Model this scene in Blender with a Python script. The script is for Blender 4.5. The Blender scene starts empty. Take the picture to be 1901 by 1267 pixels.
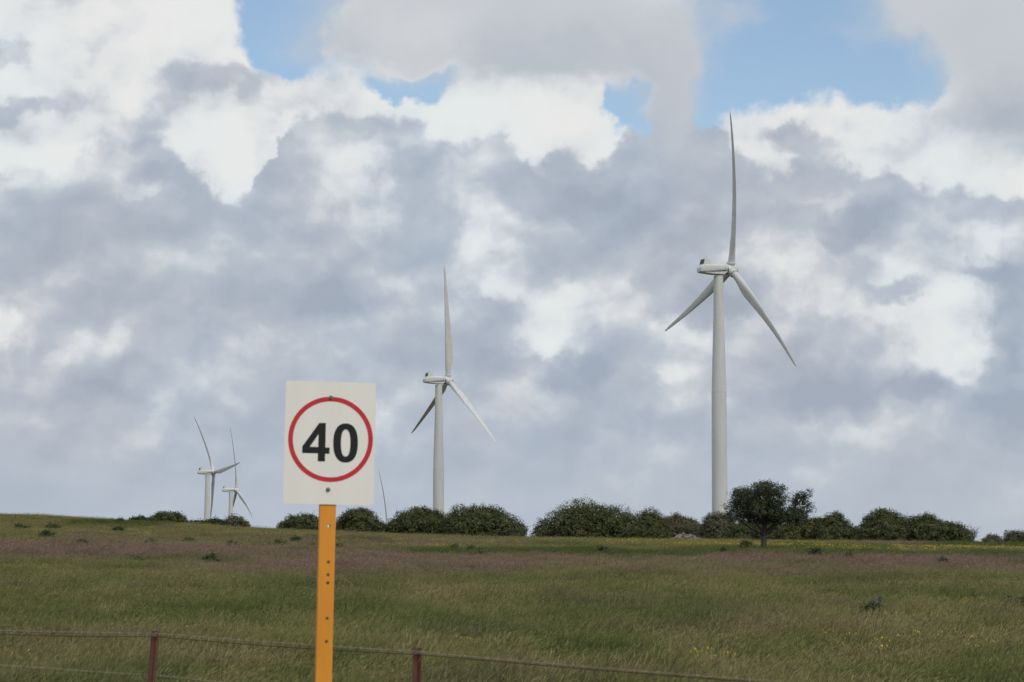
import bpy, bmesh, math
import numpy as np
from mathutils import Vector, Matrix

# ------------------------------------------------------------------ camera, world, sun, exposure
scn = bpy.context.scene
F = 5000.0; CX = 950.5; CY = 633.5; YH = 1005.0; EYE = 1.78      # focal length and horizon measured in photo pixels
PITCH = math.atan((YH - CY) / F)
cam_d = bpy.data.cameras.new('camera'); cam = bpy.data.objects.new('camera', cam_d)
scn.collection.objects.link(cam); scn.camera = cam
cam_d.sensor_width = 36.0; cam_d.lens = 36.0 * F / 1901.0
cam_d.clip_start = 0.5; cam_d.clip_end = 40000
cam.location = (0, 0, EYE); cam.rotation_euler = (math.pi / 2 + PITCH, 0, 0)
cam_d.dof.use_dof = True; cam_d.dof.focus_distance = 210.0; cam_d.dof.aperture_fstop = 13.0

scn.render.engine = 'CYCLES'
scn.cycles.max_bounces = 4; scn.cycles.diffuse_bounces = 2; scn.cycles.glossy_bounces = 2; scn.cycles.transmission_bounces = 2
scn.view_settings.view_transform = 'Standard'; scn.view_settings.look = 'None'
scn.view_settings.exposure = 0.0; scn.view_settings.gamma = 1.0

SUN_DIR = Vector((0.50, -0.72, 0.98)).normalized()
sun_d = bpy.data.lights.new('sun', 'SUN'); sun = bpy.data.objects.new('sun', sun_d)
scn.collection.objects.link(sun)
sun_d.energy = 1.8; sun_d.angle = math.radians(22); sun_d.color = (1.0, 0.96, 0.90)
sun.rotation_euler = SUN_DIR.to_track_quat('Z', 'Y').to_euler()

def ray(px, py):
    vx, vz = (px - CX) / F, -(py - CY) / F
    c, s = math.cos(PITCH), math.sin(PITCH)
    return Vector((vx, c - vz * s, s + vz * c))
def at(px, py, d):
    r = ray(px, py); r = r / r.y * d
    return Vector((r.x, d, r.z + EYE))
def uv_of(px, py):
    r = ray(px, py).normalized()
    return math.atan2(r.x, r.y), math.asin(r.z)

world = bpy.data.worlds.new('World'); scn.world = world; world.use_nodes = True
wt = world.node_tree; wt.nodes.clear()
def wn(t, **k):
    n = wt.nodes.new(t)
    for a, b in k.items(): setattr(n, a, b)
    return n
def setin(n, i, v):
    if isinstance(v, bpy.types.NodeSocket): wt.links.new(v, n.inputs[i])
    elif v is not None: n.inputs[i].default_value = v
def M_(op, a, b=None, c=None, clamp=False):
    n = wn('ShaderNodeMath', operation=op, use_clamp=clamp)
    setin(n, 0, a); setin(n, 1, b); setin(n, 2, c); return n.outputs[0]
def V_(op, a, b=None, c=None):
    n = wn('ShaderNodeVectorMath', operation=op)
    setin(n, 0, a); setin(n, 1, b); setin(n, 2, c)
    return n.outputs['Value'] if op in ('DOT_PRODUCT', 'LENGTH') else n.outputs[0]
def SS(x, a, b, lo=0.0, hi=1.0):
    n = wn('ShaderNodeMapRange', interpolation_type='SMOOTHSTEP')
    setin(n, 0, x); setin(n, 1, a); setin(n, 2, b); setin(n, 3, lo); setin(n, 4, hi); return n.outputs[0]
def NOISE(vec, scale, detail, rough=0.55, lac=2.0, color=False):
    n = wn('ShaderNodeTexNoise'); setin(n, 'Vector', vec)
    n.inputs['Scale'].default_value = scale; n.inputs['Detail'].default_value = detail
    n.inputs['Roughness'].default_value = rough; n.inputs['Lacunarity'].default_value = lac
    return n.outputs['Color'] if color else n.outputs[0]
def MIXC(f, a, b):
    n = wn('ShaderNodeMix', data_type='RGBA'); setin(n, 0, f); setin(n, 6, a); setin(n, 7, b); return n.outputs[2]

def build_sky():
    d = wn('ShaderNodeTexCoord').outputs['Generated']
    sky = wn('ShaderNodeTexSky', sky_type='NISHITA', sun_disc=False)
    sky.sun_elevation = math.asin(SUN_DIR.z); sky.sun_rotation = math.atan2(SUN_DIR.x, SUN_DIR.y)
    sky.air_density = 1.0; sky.dust_density = 0.3; sky.ozone_density = 2.5
    # billow warp of the viewing direction
    w1 = V_('SUBTRACT', NOISE(d, 26, 3, 0.5, color=True), (.5, .5, .5))
    w2 = V_('SUBTRACT', NOISE(d, 95, 5, 0.55, color=True), (.5, .5, .5))
    dw = V_('MULTIPLY_ADD', w1, (.022, .022, .022), d)
    dw = V_('MULTIPLY_ADD', w2, (.017, .017, .017), dw)
    dn = V_('MULTIPLY_ADD', w2, (.008, .008, .008), V_('MULTIPLY', d, (1, 1, 1.25)))
    sp = wn('ShaderNodeSeparateXYZ'); setin(sp, 0, V_('NORMALIZE', dw))
    u = M_('ARCTAN2', sp.outputs[0], sp.outputs[1]); v = M_('ARCSINE', sp.outputs[2])
    cb = wn('ShaderNodeCombineXYZ'); setin(cb, 0, u); setin(cb, 1, v); uv = cb.outputs[0]
    def blobs(lst, start=0.0):
        acc = start
        for (px, py, rx, ry, w) in lst:
            cu, cv = uv_of(px, py); sx, sy = F / rx, F / ry
            q = V_('MULTIPLY_ADD', uv, (sx, sy, 0), (-cu * sx, -cv * sy, 0))
            g = M_('POWER', 0.36788, V_('DOT_PRODUCT', q, q))
            acc = M_('MULTIPLY_ADD', g, w, acc)
        return acc
    n_lo = NOISE(d, 9, 4, 0.5); n_mid = NOISE(V_('MULTIPLY', d, (1, 1, 1.5)), 42, 5, 0.6); n_soft = NOISE(d, 20, 3, 0.5)
    # generic cloudiness beyond the part of the sky that was photographed
    out = M_('MAXIMUM', SS(M_('ABSOLUTE', u), .22, .34), SS(v, .23, .34))
    # --- blue gaps
    gaps = [(520, 20, 95, 110, 1.0), (530, 100, 50, 50, .6), (770, 150, 95, 34, .95), (650, 110, 60, 25, .35),
            (1160, 200, 45, 60, .85), (1490, 90, 240, 105, 1.25), (1500, -40, 210, 90, 1.0), (515, -60, 90, 70, .9), (1340, 150, 80, 90, .5), (1310, 225, 30, 40, .5), (1690, 150, 80, 60, .5)]
    H = blobs(gaps)
    H = M_('MULTIPLY_ADD', out, M_('MULTIPLY', M_('SUBTRACT', n_lo, .52), 5.0), H)
    H = M_('MULTIPLY_ADD', M_('SUBTRACT', n_mid, .5), .35, H)
    blue = SS(H, .34, .68)
    # --- edge of the near grey cloud deck, azimuth -> elevation
    edge = [(-60, 318), (0, 315), (60, 298), (95, 320), (190, 265), (260, 250), (320, 262), (370, 300), (420, 345), (460, 365), (500, 310),
            (535, 225), (570, 192), (640, 205), (700, 214), (760, 214), (830, 250), (875, 275), (935, 262), (1010, 300), (1050, 276),
            (1120, 284), (1160, 250), (1205, 190), (1250, 150), (1300, 200), (1335, 268), (1400, 312), (1440, 330), (1500, 300), (1560, 300),
            (1620, 325), (1720, 335), (1800, 340), (1901, 352), (1960, 350)]
    fc = wn('ShaderNodeFloatCurve'); U0, U1, V0, V1 = -.22, .22, 0.0, .25
    cv = fc.mapping.curves[0]
    pts = [((uv_of(x, y)[0] - U0) / (U1 - U0), (uv_of(x, y)[1] - V0) / (V1 - V0)) for x, y in edge]
    cv.points[0].location = pts[0]; cv.points[1].location = pts[-1]
    for p in pts[1:-1]: cv.points.new(*p)
    fc.mapping.update()
    setin(fc, 1, M_('DIVIDE', M_('SUBTRACT', u, U0), U1 - U0, clamp=True))
    T = M_('MULTIPLY_ADD', fc.outputs[0], V1 - V0, V0)
    tdiff = M_('SUBTRACT', T, v)
    B = SS(tdiff, -.0035, .0035)
    # --- grey puffs in front, light openings between them, relief of the billows
    n_a = NOISE(dn, 30, 7, 0.54); n_r = NOISE(dn, 26, 5, 0.45); n_b = NOISE(V_('ADD', dn, (-.003, 0, .008)), 26, 5, 0.45)
    relief = M_('SUBTRACT', n_r, n_b)
    na = M_('SUBTRACT', n_a, .5)
    dark = blobs([(600, 560, 140, 45, .45), (230, 730, 150, 36, .35), (1100, 370, 150, 60, .42), (1220, 440, 170, 60, .42), (780, 310, 85, 75, .6),
               (900, 560, 60, 40, .5), (950, 690, 90, 50, .42), (880, 660, 70, 60, .35), (80, 650, 110, 45, .42), (100, 470, 150, 60, .3), (560, 400, 60, 80, .35),
               (1580, 432, 60, 32, .7), (1840, 495, 80, 28, .75), (1660, 548, 85, 26, .65), (1310, 560, 120, 42, .75), (1090, 690, 66, 36, .75),
               (1480, 700, 120, 60, .62), (1560, 760, 90, 50, .4), (1690, 715, 75, 26, .6), (1885, 600, 45, 90, .8), (1850, 770, 85, 60, .65), (1200, 790, 160, 40, .35),
               (400, 140, 115, 34, .72), (60, 195, 120, 30, .78), (15, 110, 45, 30, .6), (330, 215, 60, 55, .45), (490, 215, 45, 70, .42), (250, 235, 50, 34, .42),
               (1470, 248, 55, 30, .75), (1540, 275, 75, 30, .6), (300, 300, 60, 40, .3), (1500, 390, 130, 26, .35), (760, 860, 160, 30, .25), (330, 880, 180, 30, .22)])
    light = blobs([(270, 352, 75, 30, .85), (640, 300, 80, 90, .85), (690, 430, 90, 70, .6), (430, 260, 60, 60, .75), (460, 320, 26, 50, .7),
               (900, 430, 55, 100, .8), (960, 520, 110, 60, .65), (1010, 610, 85, 75, 1.0), (1090, 760, 90, 50, .4), (1180, 620, 110, 60, .55),
               (1560, 560, 250, 85, .74), (1770, 640, 85, 100, .95), (1500, 470, 240, 60, .55), (1640, 380, 230, 40, .48), (1270, 660, 60, 110, .5),
               (0, 612, 55, 45, 1.0), (50, 700, 100, 40, .25), (430, 640, 220, 90, .26), (330, 590, 120, 60, .24), (1650, 800, 90, 40, .5), (1860, 850, 70, 25, .55),
               (740, 780, 80, 60, .55), (1860, 430, 90, 50, .7), (560, 470, 100, 40, .3), (350, 820, 200, 50, .3), (1300, 840, 130, 50, .32), (1000, 860, 170, 36, .3), (40, 880, 140, 30, .3)])
    floor = SS(v, .055, .0)                        # towards the horizon the deck evens out
    DP = SS(M_('MULTIPLY_ADD', na, .95, dark), .16, .72)
    LO = SS(M_('MULTIPLY_ADD', na, -.75, light), .14, 1.2)
    amp = M_('MULTIPLY_ADD', floor, -.7, 1.0)
    G = M_('MULTIPLY_ADD', B, .60, M_('MULTIPLY', M_('MULTIPLY', DP, .50), amp))
    G = M_('SUBTRACT', G, M_('MULTIPLY', M_('MULTIPLY', LO, .60), amp))
    G = M_('MULTIPLY_ADD', M_('MULTIPLY', relief, -2.6), M_('MULTIPLY_ADD', floor, -.75, 1.0), G)
    G = M_('MULTIPLY_ADD', M_('SUBTRACT', n_soft, .5), .55, G)
    G = M_('MULTIPLY_ADD', na, M_('MULTIPLY_ADD', floor, -.1, .22), G)
    G = M_('MULTIPLY_ADD', M_('MULTIPLY', out, M_('SUBTRACT', n_lo, .40)), 2.2, G)
    G = M_('ADD', G, .06)
    # slight light rim just under the crisp tops is left to the warp; colour from greyness
    rp = wn('ShaderNodeValToRGB'); setin(rp, 0, M_('MULTIPLY_ADD', G, .7, .15, clamp=True))
    K = 10.0
    cols = [(0.0, (.81, .815, .815)), (.14, (.785, .795, .80)), (.27, (.73, .75, .775)), (.40, (.615, .64, .685)), (.54, (.495, .535, .605)), (.72, (.43, .475, .555)), (1.0, (.37, .415, .50))]
    el = rp.color_ramp.elements
    el[0].position, el[0].color = cols[0][0], (*cols[0][1], 1); el[1].position, el[1].color = cols[-1][0], (*cols[-1][1], 1)
    for p, c in cols[1:-1]: e = el.new(p); e.color = (*c, 1)
    cloud = V_('MULTIPLY', rp.outputs[0], MIXC(SS(NOISE(d, 15, 2, .5), .35, .65), (.965 * K, 1.0 * K, 1.01 * K, 1), (1.005 * K, 1.0 * K, .985 * K, 1)))
    skyc = V_('MULTIPLY', sky.outputs[0], SKY_TINT)
    col = MIXC(blue, cloud, skyc)
    # --- soft veils in front
    veil = blobs([(950, -70, 340, 90, 1.3), (1820, -60, 170, 90, 1.3), (900, 45, 260, 85, 1.5), (1080, 90, 180, 70, .9), (690, 60, 90, 60, .7), (1245, 190, 50, 110, .9), (1250, 110, 60, 90, .7),
                  (1860, 120, 120, 150, 1.5), (1760, 20, 120, 60, .9), (1580, 60, 60, 30, .28), (1380, 20, 70, 30, .5), (560, 80, 50, 30, .25)])
    veil = M_('MULTIPLY_ADD', M_('SUBTRACT', n_mid, .5), M_('MULTIPLY', M_('MINIMUM', veil, 1.0), .7), veil)
    va = SS(veil, .05, 1.2)
    vg = blobs([(1860, 235, 100, 75, .9), (1000, 110, 200, 60, .35), (1200, 180, 90, 120, .35), (780, 40, 130, 60, -.25), (620, 80, 60, 60, .3)], .38)
    vg = M_('MULTIPLY_ADD', M_('SUBTRACT', n_soft, .5), .6, vg, clamp=True)
    vcol = MIXC(vg, (.655 * K, .67 * K, .69 * K, 1), (.43 * K, .475 * K, .545 * K, 1))
    col = MIXC(va, col, vcol)
    # air near the horizon
    hz = SS(v, .055, -.01)
    col = MIXC(M_('MULTIPLY', hz, .65), col, (.46 * K, .515 * K, .59 * K, 1))
    bg = wn('ShaderNodeBackground'); setin(bg, 0, col); bg.inputs[1].default_value = 0.1
    o = wn('ShaderNodeOutputWorld'); wt.links.new(bg.outputs[0], o.inputs[0])
SKY_TINT = (1.20, 1.15, 1.12)
build_sky()
world.cycles.sampling_method = 'NONE'

# ------------------------------------------------------------------ helpers
COL = scn.collection
rng = np.random.default_rng(7)

def tag(o, label=None, cat=None, group=None, kind=None):
    if label: o['label'] = label
    if cat: o['category'] = cat
    if group: o['group'] = group
    if kind: o['kind'] = kind
    return o
def empty(name, loc=(0, 0, 0)):
    o = bpy.data.objects.new(name, None); COL.objects.link(o); o.location = loc
    o.empty_display_size = 0.2
    return o
def mesh_obj(name, verts, faces, mat, parent=None, smooth=False, link=True):
    m = bpy.data.meshes.new(name); m.from_pydata([tuple(v) for v in verts], [], [tuple(f) for f in faces]); m.update()
    return finish(name, m, mat, parent, smooth, link)
def finish(name, m, mat, parent=None, smooth=False, link=True):
    if mat is not None: m.materials.append(mat)
    if smooth: m.shade_smooth()
    o = bpy.data.objects.new(name, m)
    if link: COL.objects.link(o)
    if parent is not None: o.parent = parent
    return o
def quads_obj(name, V, mat, parent=None, tint=None, link=True):
    """V: (n,4,3) array of quads -> one mesh, with a float per-face tint attribute"""
    n = len(V); m = bpy.data.meshes.new(name)
    m.vertices.add(n * 4); m.loops.add(n * 4); m.polygons.add(n)
    m.vertices.foreach_set('co', V.reshape(-1).astype(np.float32))
    m.loops.foreach_set('vertex_index', np.arange(n * 4, dtype=np.int32))
    m.polygons.foreach_set('loop_start', np.arange(0, n * 4, 4, dtype=np.int32))
    m.polygons.foreach_set('loop_total', np.full(n, 4, dtype=np.int32))
    if tint is not None:
        a = m.attributes.new('tint', 'FLOAT', 'POINT'); a.data.foreach_set('value', np.repeat(tint, 4).astype(np.float32))
    m.update(calc_edges=True); m.validate()
    return finish(name, m, mat, parent, link=link)
class MB:
    def __init__(s): s.v = []; s.f = []
    def add(s, vs, fs):
        b = len(s.v); s.v += [Vector(v) for v in vs]; s.f += [tuple(i + b for i in f) for f in fs]
    def tube(s, pts, rad, n=8, cap=True):
        pts = [Vector(p) for p in pts]; k = len(pts)
        rad = [rad] * k if not hasattr(rad, '__len__') else rad
        rings = []; ref = Vector((0, 0, 1))
        for i, p in enumerate(pts):
            t = (pts[min(i + 1, k - 1)] - pts[max(i - 1, 0)]).normalized()
            if abs(t.dot(ref)) > .95: ref = Vector((1, 0, 0)) if abs(t.x) < .9 else Vector((0, 1, 0))
            a = t.cross(ref).normalized(); b = t.cross(a).normalized(); ref = -b if False else ref
            rings.append([p + (a * math.cos(2 * math.pi * j / n) + b * math.sin(2 * math.pi * j / n)) * rad[i] for j in range(n)])
        s.loft(rings, cap)
    def loft(s, rings, cap=True):
        n = len(rings[0]); vs = [v for r in rings for v in r]; fs = []
        for i in range(len(rings) - 1):
            for j in range(n):
                fs.append((i * n + j, i * n + (j + 1) % n, (i + 1) * n + (j + 1) % n, (i + 1) * n + j))
        if cap: fs.append(tuple(range(n))[::-1]); fs.append(tuple(range((len(rings) - 1) * n, len(rings) * n)))
        s.add(vs, fs)
    def box(s, c, e):
        c = Vector(c); vs = [c + Vector((sx * e[0], sy * e[1], sz * e[2])) for sz in (-1, 1) for sy in (-1, 1) for sx in (-1, 1)]
        s.add(vs, [(0, 2, 3, 1), (4, 5, 7, 6), (0, 1, 5, 4), (2, 6, 7, 3), (0, 4, 6, 2), (1, 3, 7, 5)])
    def build(s, name, mat, parent=None, smooth=False, fix=True):
        m = bpy.data.meshes.new(name); m.from_pydata([tuple(v) for v in s.v], [], s.f)
        if fix:
            bm = bmesh.new(); bm.from_mesh(m); bmesh.ops.recalc_face_normals(bm, faces=bm.faces); bm.to_mesh(m); bm.free()
        m.update()
        o = finish(name, m, mat, parent)
        if smooth:
            m.shade_smooth()
            try: m.set_sharp_from_angle(angle=math.radians(40))
            except Exception: pass
        return o

# ------------------------------------------------------------------ materials
class NT:
    def __init__(s, name):
        s.m = bpy.data.materials.new(name); s.m.use_nodes = True; s.t = s.m.node_tree; s.t.nodes.clear()
        s.out = s.t.nodes.new('ShaderNodeOutputMaterial')
    def n(s, t, inp=None, **k):
        n = s.t.nodes.new(t)
        for a, b in k.items(): setattr(n, a, b)
        for a, b in (inp or {}).items():
            if isinstance(b, bpy.types.NodeSocket): s.t.links.new(b, n.inputs[a])
            else: n.inputs[a].default_value = b
        return n
    def noise(s, scale, detail=4, vec=None, rough=.55):
        i = {'Scale': scale, 'Detail': detail, 'Roughness': rough}
        if vec is not None: i['Vector'] = vec
        return s.n('ShaderNodeTexNoise', i).outputs[0]
    def ramp(s, fac, stops):
        r = s.n('ShaderNodeValToRGB', {0: fac}); e = r.color_ramp.elements
        e[0].position, e[0].color = stops[0][0], (*stops[0][1], 1); e[1].position, e[1].color = stops[-1][0], (*stops[-1][1], 1)
        for p, c in stops[1:-1]: q = e.new(p); q.color = (*c, 1)
        return r.outputs[0]
    def bsdf(s, col, rough=.6, **k):
        b = s.n('ShaderNodeBsdfPrincipled', {'Base Color': col, 'Roughness': rough, **k}); s.t.links.new(b.outputs[0], s.out.inputs[0]); return b
def c4(*c): return (*c, 1)

def painted(name, c1, c2, scale, rough=.45, streak=False, bump=0.0):
    t = NT(name); tc = t.n('ShaderNodeTexCoord').outputs['Object']
    vec = t.n('ShaderNodeMapping', {'Vector': tc, 'Scale': (1, 1, .12) if streak else (1, 1, 1)}).outputs[0]
    f = t.noise(scale, 6, vec)
    col = t.ramp(f, [(.32, c1), (.68, c2)])
    k = {}
    if bump:
        k['Normal'] = t.n('ShaderNodeBump', {'Height': t.noise(scale * 3, 5, tc), 'Strength': bump, 'Distance': .002}).outputs[0]
    t.bsdf(col, rough, **k); return t.m

MAT = {}
MAT['turbine'] = painted('turbine_paint', (.50, .51, .485), (.60, .61, .58), .35, .42, True)
MAT['blade'] = painted('blade_paint', (.50, .505, .48), (.58, .585, .56), .5, .40)
MAT['seam'] = painted('dark_gap', (.05, .05, .05), (.09, .09, .09), 2, .8)
MAT['radiator'] = painted('radiator_grey', (.03, .032, .04), (.07, .07, .08), 3, .6)
MAT['sign_white'] = painted('sign_white', (.79, .76, .69), (.86, .83, .76), 3.5, .45, True)
MAT['sign_red'] = painted('sign_red', (.50, .018, .028), (.60, .028, .04), 20, .4)
MAT['sign_black'] = painted('sign_black', (.006, .006, .007), (.010, .010, .011), 20, .8)
MAT['orange'] = painted('orange_paint', (.66, .25, .017), (.80, .32, .026), 9, .5, True, .25)
MAT['steel'] = painted('galvanised', (.13, .125, .11), (.24, .23, .21), 60, .6)
MAT['rust'] = painted('rusty_oxide_paint', (.050, .020, .012), (.170, .064, .030), 14, .75, True, .4)
MAT['wire_pale'] = painted('weathered_wire', (.22, .175, .12), (.36, .30, .22), 14, .9)
MAT['wire_rust'] = painted('rusty_wire', (.040, .018, .012), (.085, .038, .024), 14, .95)
MAT['stone'] = painted('limestone', (.13, .11, .09), (.25, .215, .185), 2.5, .9)
MAT['bark'] = painted('bark', (.035, .028, .022), (.10, .08, .065), 7, .9, True, .6)

def leaf_mat(name, dark, mid, lite, transl=.25):
    t = NT(name)
    a = t.n('ShaderNodeAttribute', attribute_name='tint').outputs['Fac']
    pos = t.n('ShaderNodeNewGeometry').outputs['Position']
    f = t.n('ShaderNodeMath', {0: t.noise(.9, 3, pos), 1: .72, 2: t.n('ShaderNodeMath', {0: a, 1: .28}, operation='MULTIPLY').outputs[0]}, operation='MULTIPLY_ADD').outputs[0]
    col = t.ramp(f, [(.22, dark), (.5, mid), (.8, lite)])
    d = t.n('ShaderNodeBsdfPrincipled', {'Base Color': col, 'Roughness': .55, 'Specular IOR Level': .3})
    tr = t.n('ShaderNodeBsdfTranslucent', {'Color': col})
    mx = t.n('ShaderNodeMixShader', {0: transl, 1: d.outputs[0], 2: tr.outputs[0]})
    t.t.links.new(mx.outputs[0], t.out.inputs[0]); return t.m
MAT['leaf'] = leaf_mat('leaf_olive_green', (.044, .056, .018), (.076, .090, .029), (.124, .134, .048))
MAT['leaf_dark'] = leaf_mat('leaf_dark_green', (.030, .042, .019), (.052, .066, .029), (.090, .102, .045))
MAT['leaf_pale'] = leaf_mat('leaf_grey_olive', (.070, .072, .040), (.112, .110, .062), (.165, .155, .095))
MAT['leaf_yellow'] = leaf_mat('leaf_yellow_green', (.055, .062, .016), (.090, .096, .026), (.135, .136, .045))
MAT['weed'] = leaf_mat('weed_green', (.030, .054, .020), (.050, .082, .030), (.078, .112, .046))
MAT['yellow_petal'] = leaf_mat('yellow_petal', (.36, .28, .02), (.47, .37, .025), (.58, .47, .05), .15)
MAT['blue_petal'] = leaf_mat('blue_petal', (.06, .065, .13), (.09, .095, .18), (.13, .135, .23), .15)
MAT['pale_petal'] = leaf_mat('pale_petal', (.40, .36, .28), (.5, .46, .37), (.6, .56, .46), .15)

# grass blades: colour from the tuft, small variation from blade to blade
t = NT('grass_blade')
g = t.n('ShaderNodeAttribute', attribute_name='gcol', attribute_type='INSTANCER').outputs['Color']
a = t.n('ShaderNodeAttribute', attribute_name='tint').outputs['Fac']
r_ = t.ramp(a, [(0.0, (.55, .58, .5)), (.55, (1.0, 1.0, 1.0)), (.86, (1.45, 1.36, 1.25)), (1.0, (2.1, 1.75, 1.7))])
colr = t.n('ShaderNodeMix', {0: 1.0, 6: g, 7: r_}, data_type='RGBA', blend_type='MULTIPLY').outputs[2]
d_ = t.n('ShaderNodeBsdfDiffuse', {'Color': colr}); tr_ = t.n('ShaderNodeBsdfTranslucent', {'Color': colr})
mx = t.n('ShaderNodeMixShader', {0: .3, 1: d_.outputs[0], 2: tr_.outputs[0]}); t.t.links.new(mx.outputs[0], t.out.inputs[0])
MAT['grass'] = t.m

t = NT('pasture_soil')
pos = t.n('ShaderNodeNewGeometry').outputs['Position']
f1 = t.noise(.09, 8, pos, .6)
cg = t.ramp(f1, [(.3, (.050, .050, .022)), (.5, (.068, .064, .030)), (.7, (.090, .078, .046))])
f2 = t.noise(3.0, 6, pos, .65)
cg2 = t.n('ShaderNodeMix', {0: .5, 6: cg, 7: t.ramp(f2, [(.3, (.045, .046, .02)), (.7, (.095, .088, .045))])}, data_type='RGBA').outputs[2]
t.bsdf(cg2, .95, **{'Normal': t.n('ShaderNodeBump', {'Height': f2, 'Strength': .6, 'Distance': .15}).outputs[0]})
MAT['ground'] = t.m

# ------------------------------------------------------------------ terrain
cr_x = np.array([-9000, -400, -120, -60, -38, -28, -19, -16, -8, 1, 6, 22, 38, 80, 200, 9000.])
cr_z = np.array([7.0, 7.0, 6.2, 4.7, 3.88, 3.32, 2.80, 2.66, 2.36, 2.08, 2.04, 1.88, 1.68, 1.2, .8, .8]) - .27
far_y = np.array([200, 214, 240, 300, 400, 693, 955, 1530, 1735, 2500, 6000, 20000.])
far_z = np.array([0, -.05, -.9, -2.0, -4.0, -9.0, -21, -39, -45, -68, -90, -90.])
def smooth_interp(x, xs, zs, w):
    ks = np.linspace(-1, 1, 9)
    return sum(np.interp(x + k * w, xs, zs) for k in ks) / 9.0
def ground_z(x, y):
    x = np.asarray(x, float); y = np.asarray(y, float)
    c = smooth_interp(x, cr_x, cr_z, 5.0)
    g = np.clip((y - 15) / 185.0, 0, 1) ** 1.75
    fade = np.clip((y - 260) / 600.0, 0, 1)
    b = .05 * np.sin(x * .21 + y * .13) + .06 * np.sin(x * .09 - y * .17 + 1.3) + .03 * np.sin(x * .47 + .9 * np.sin(y * .23))
    b = b * np.clip((y - 25) / 40, 0, 1) * np.clip((230 - y) / 60, 0, 1)
    return c * g * (1 - fade) + np.where(y > 200, np.interp(y, far_y, far_z), 0) + b
def gz(x, y): return float(ground_z(x, y))

ys = np.concatenate([np.linspace(-400, -20, 8), np.arange(-10, 30, 2.0), np.arange(30, 300, 1.5), np.geomspace(300, 16000, 60)])
xs_half = np.concatenate([np.arange(0, 70, 1.5), np.geomspace(72, 12000, 40)])
xs = np.concatenate([-xs_half[:0:-1], xs_half])
X, Y = np.meshgrid(xs, ys); Z = ground_z(X, Y)
nx, ny = len(xs), len(ys)
idx = np.arange(nx * ny).reshape(ny, nx)
fs = np.stack([idx[:-1, :-1], idx[:-1, 1:], idx[1:, 1:], idx[1:, :-1]], -1).reshape(-1, 4)
gr = mesh_obj('ground', np.stack([X, Y, Z], -1).reshape(-1, 3), fs.tolist(), MAT['ground'], smooth=True)
tag(gr, 'gently rising green pasture running up to a low crest', 'ground', kind='structure')

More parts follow.
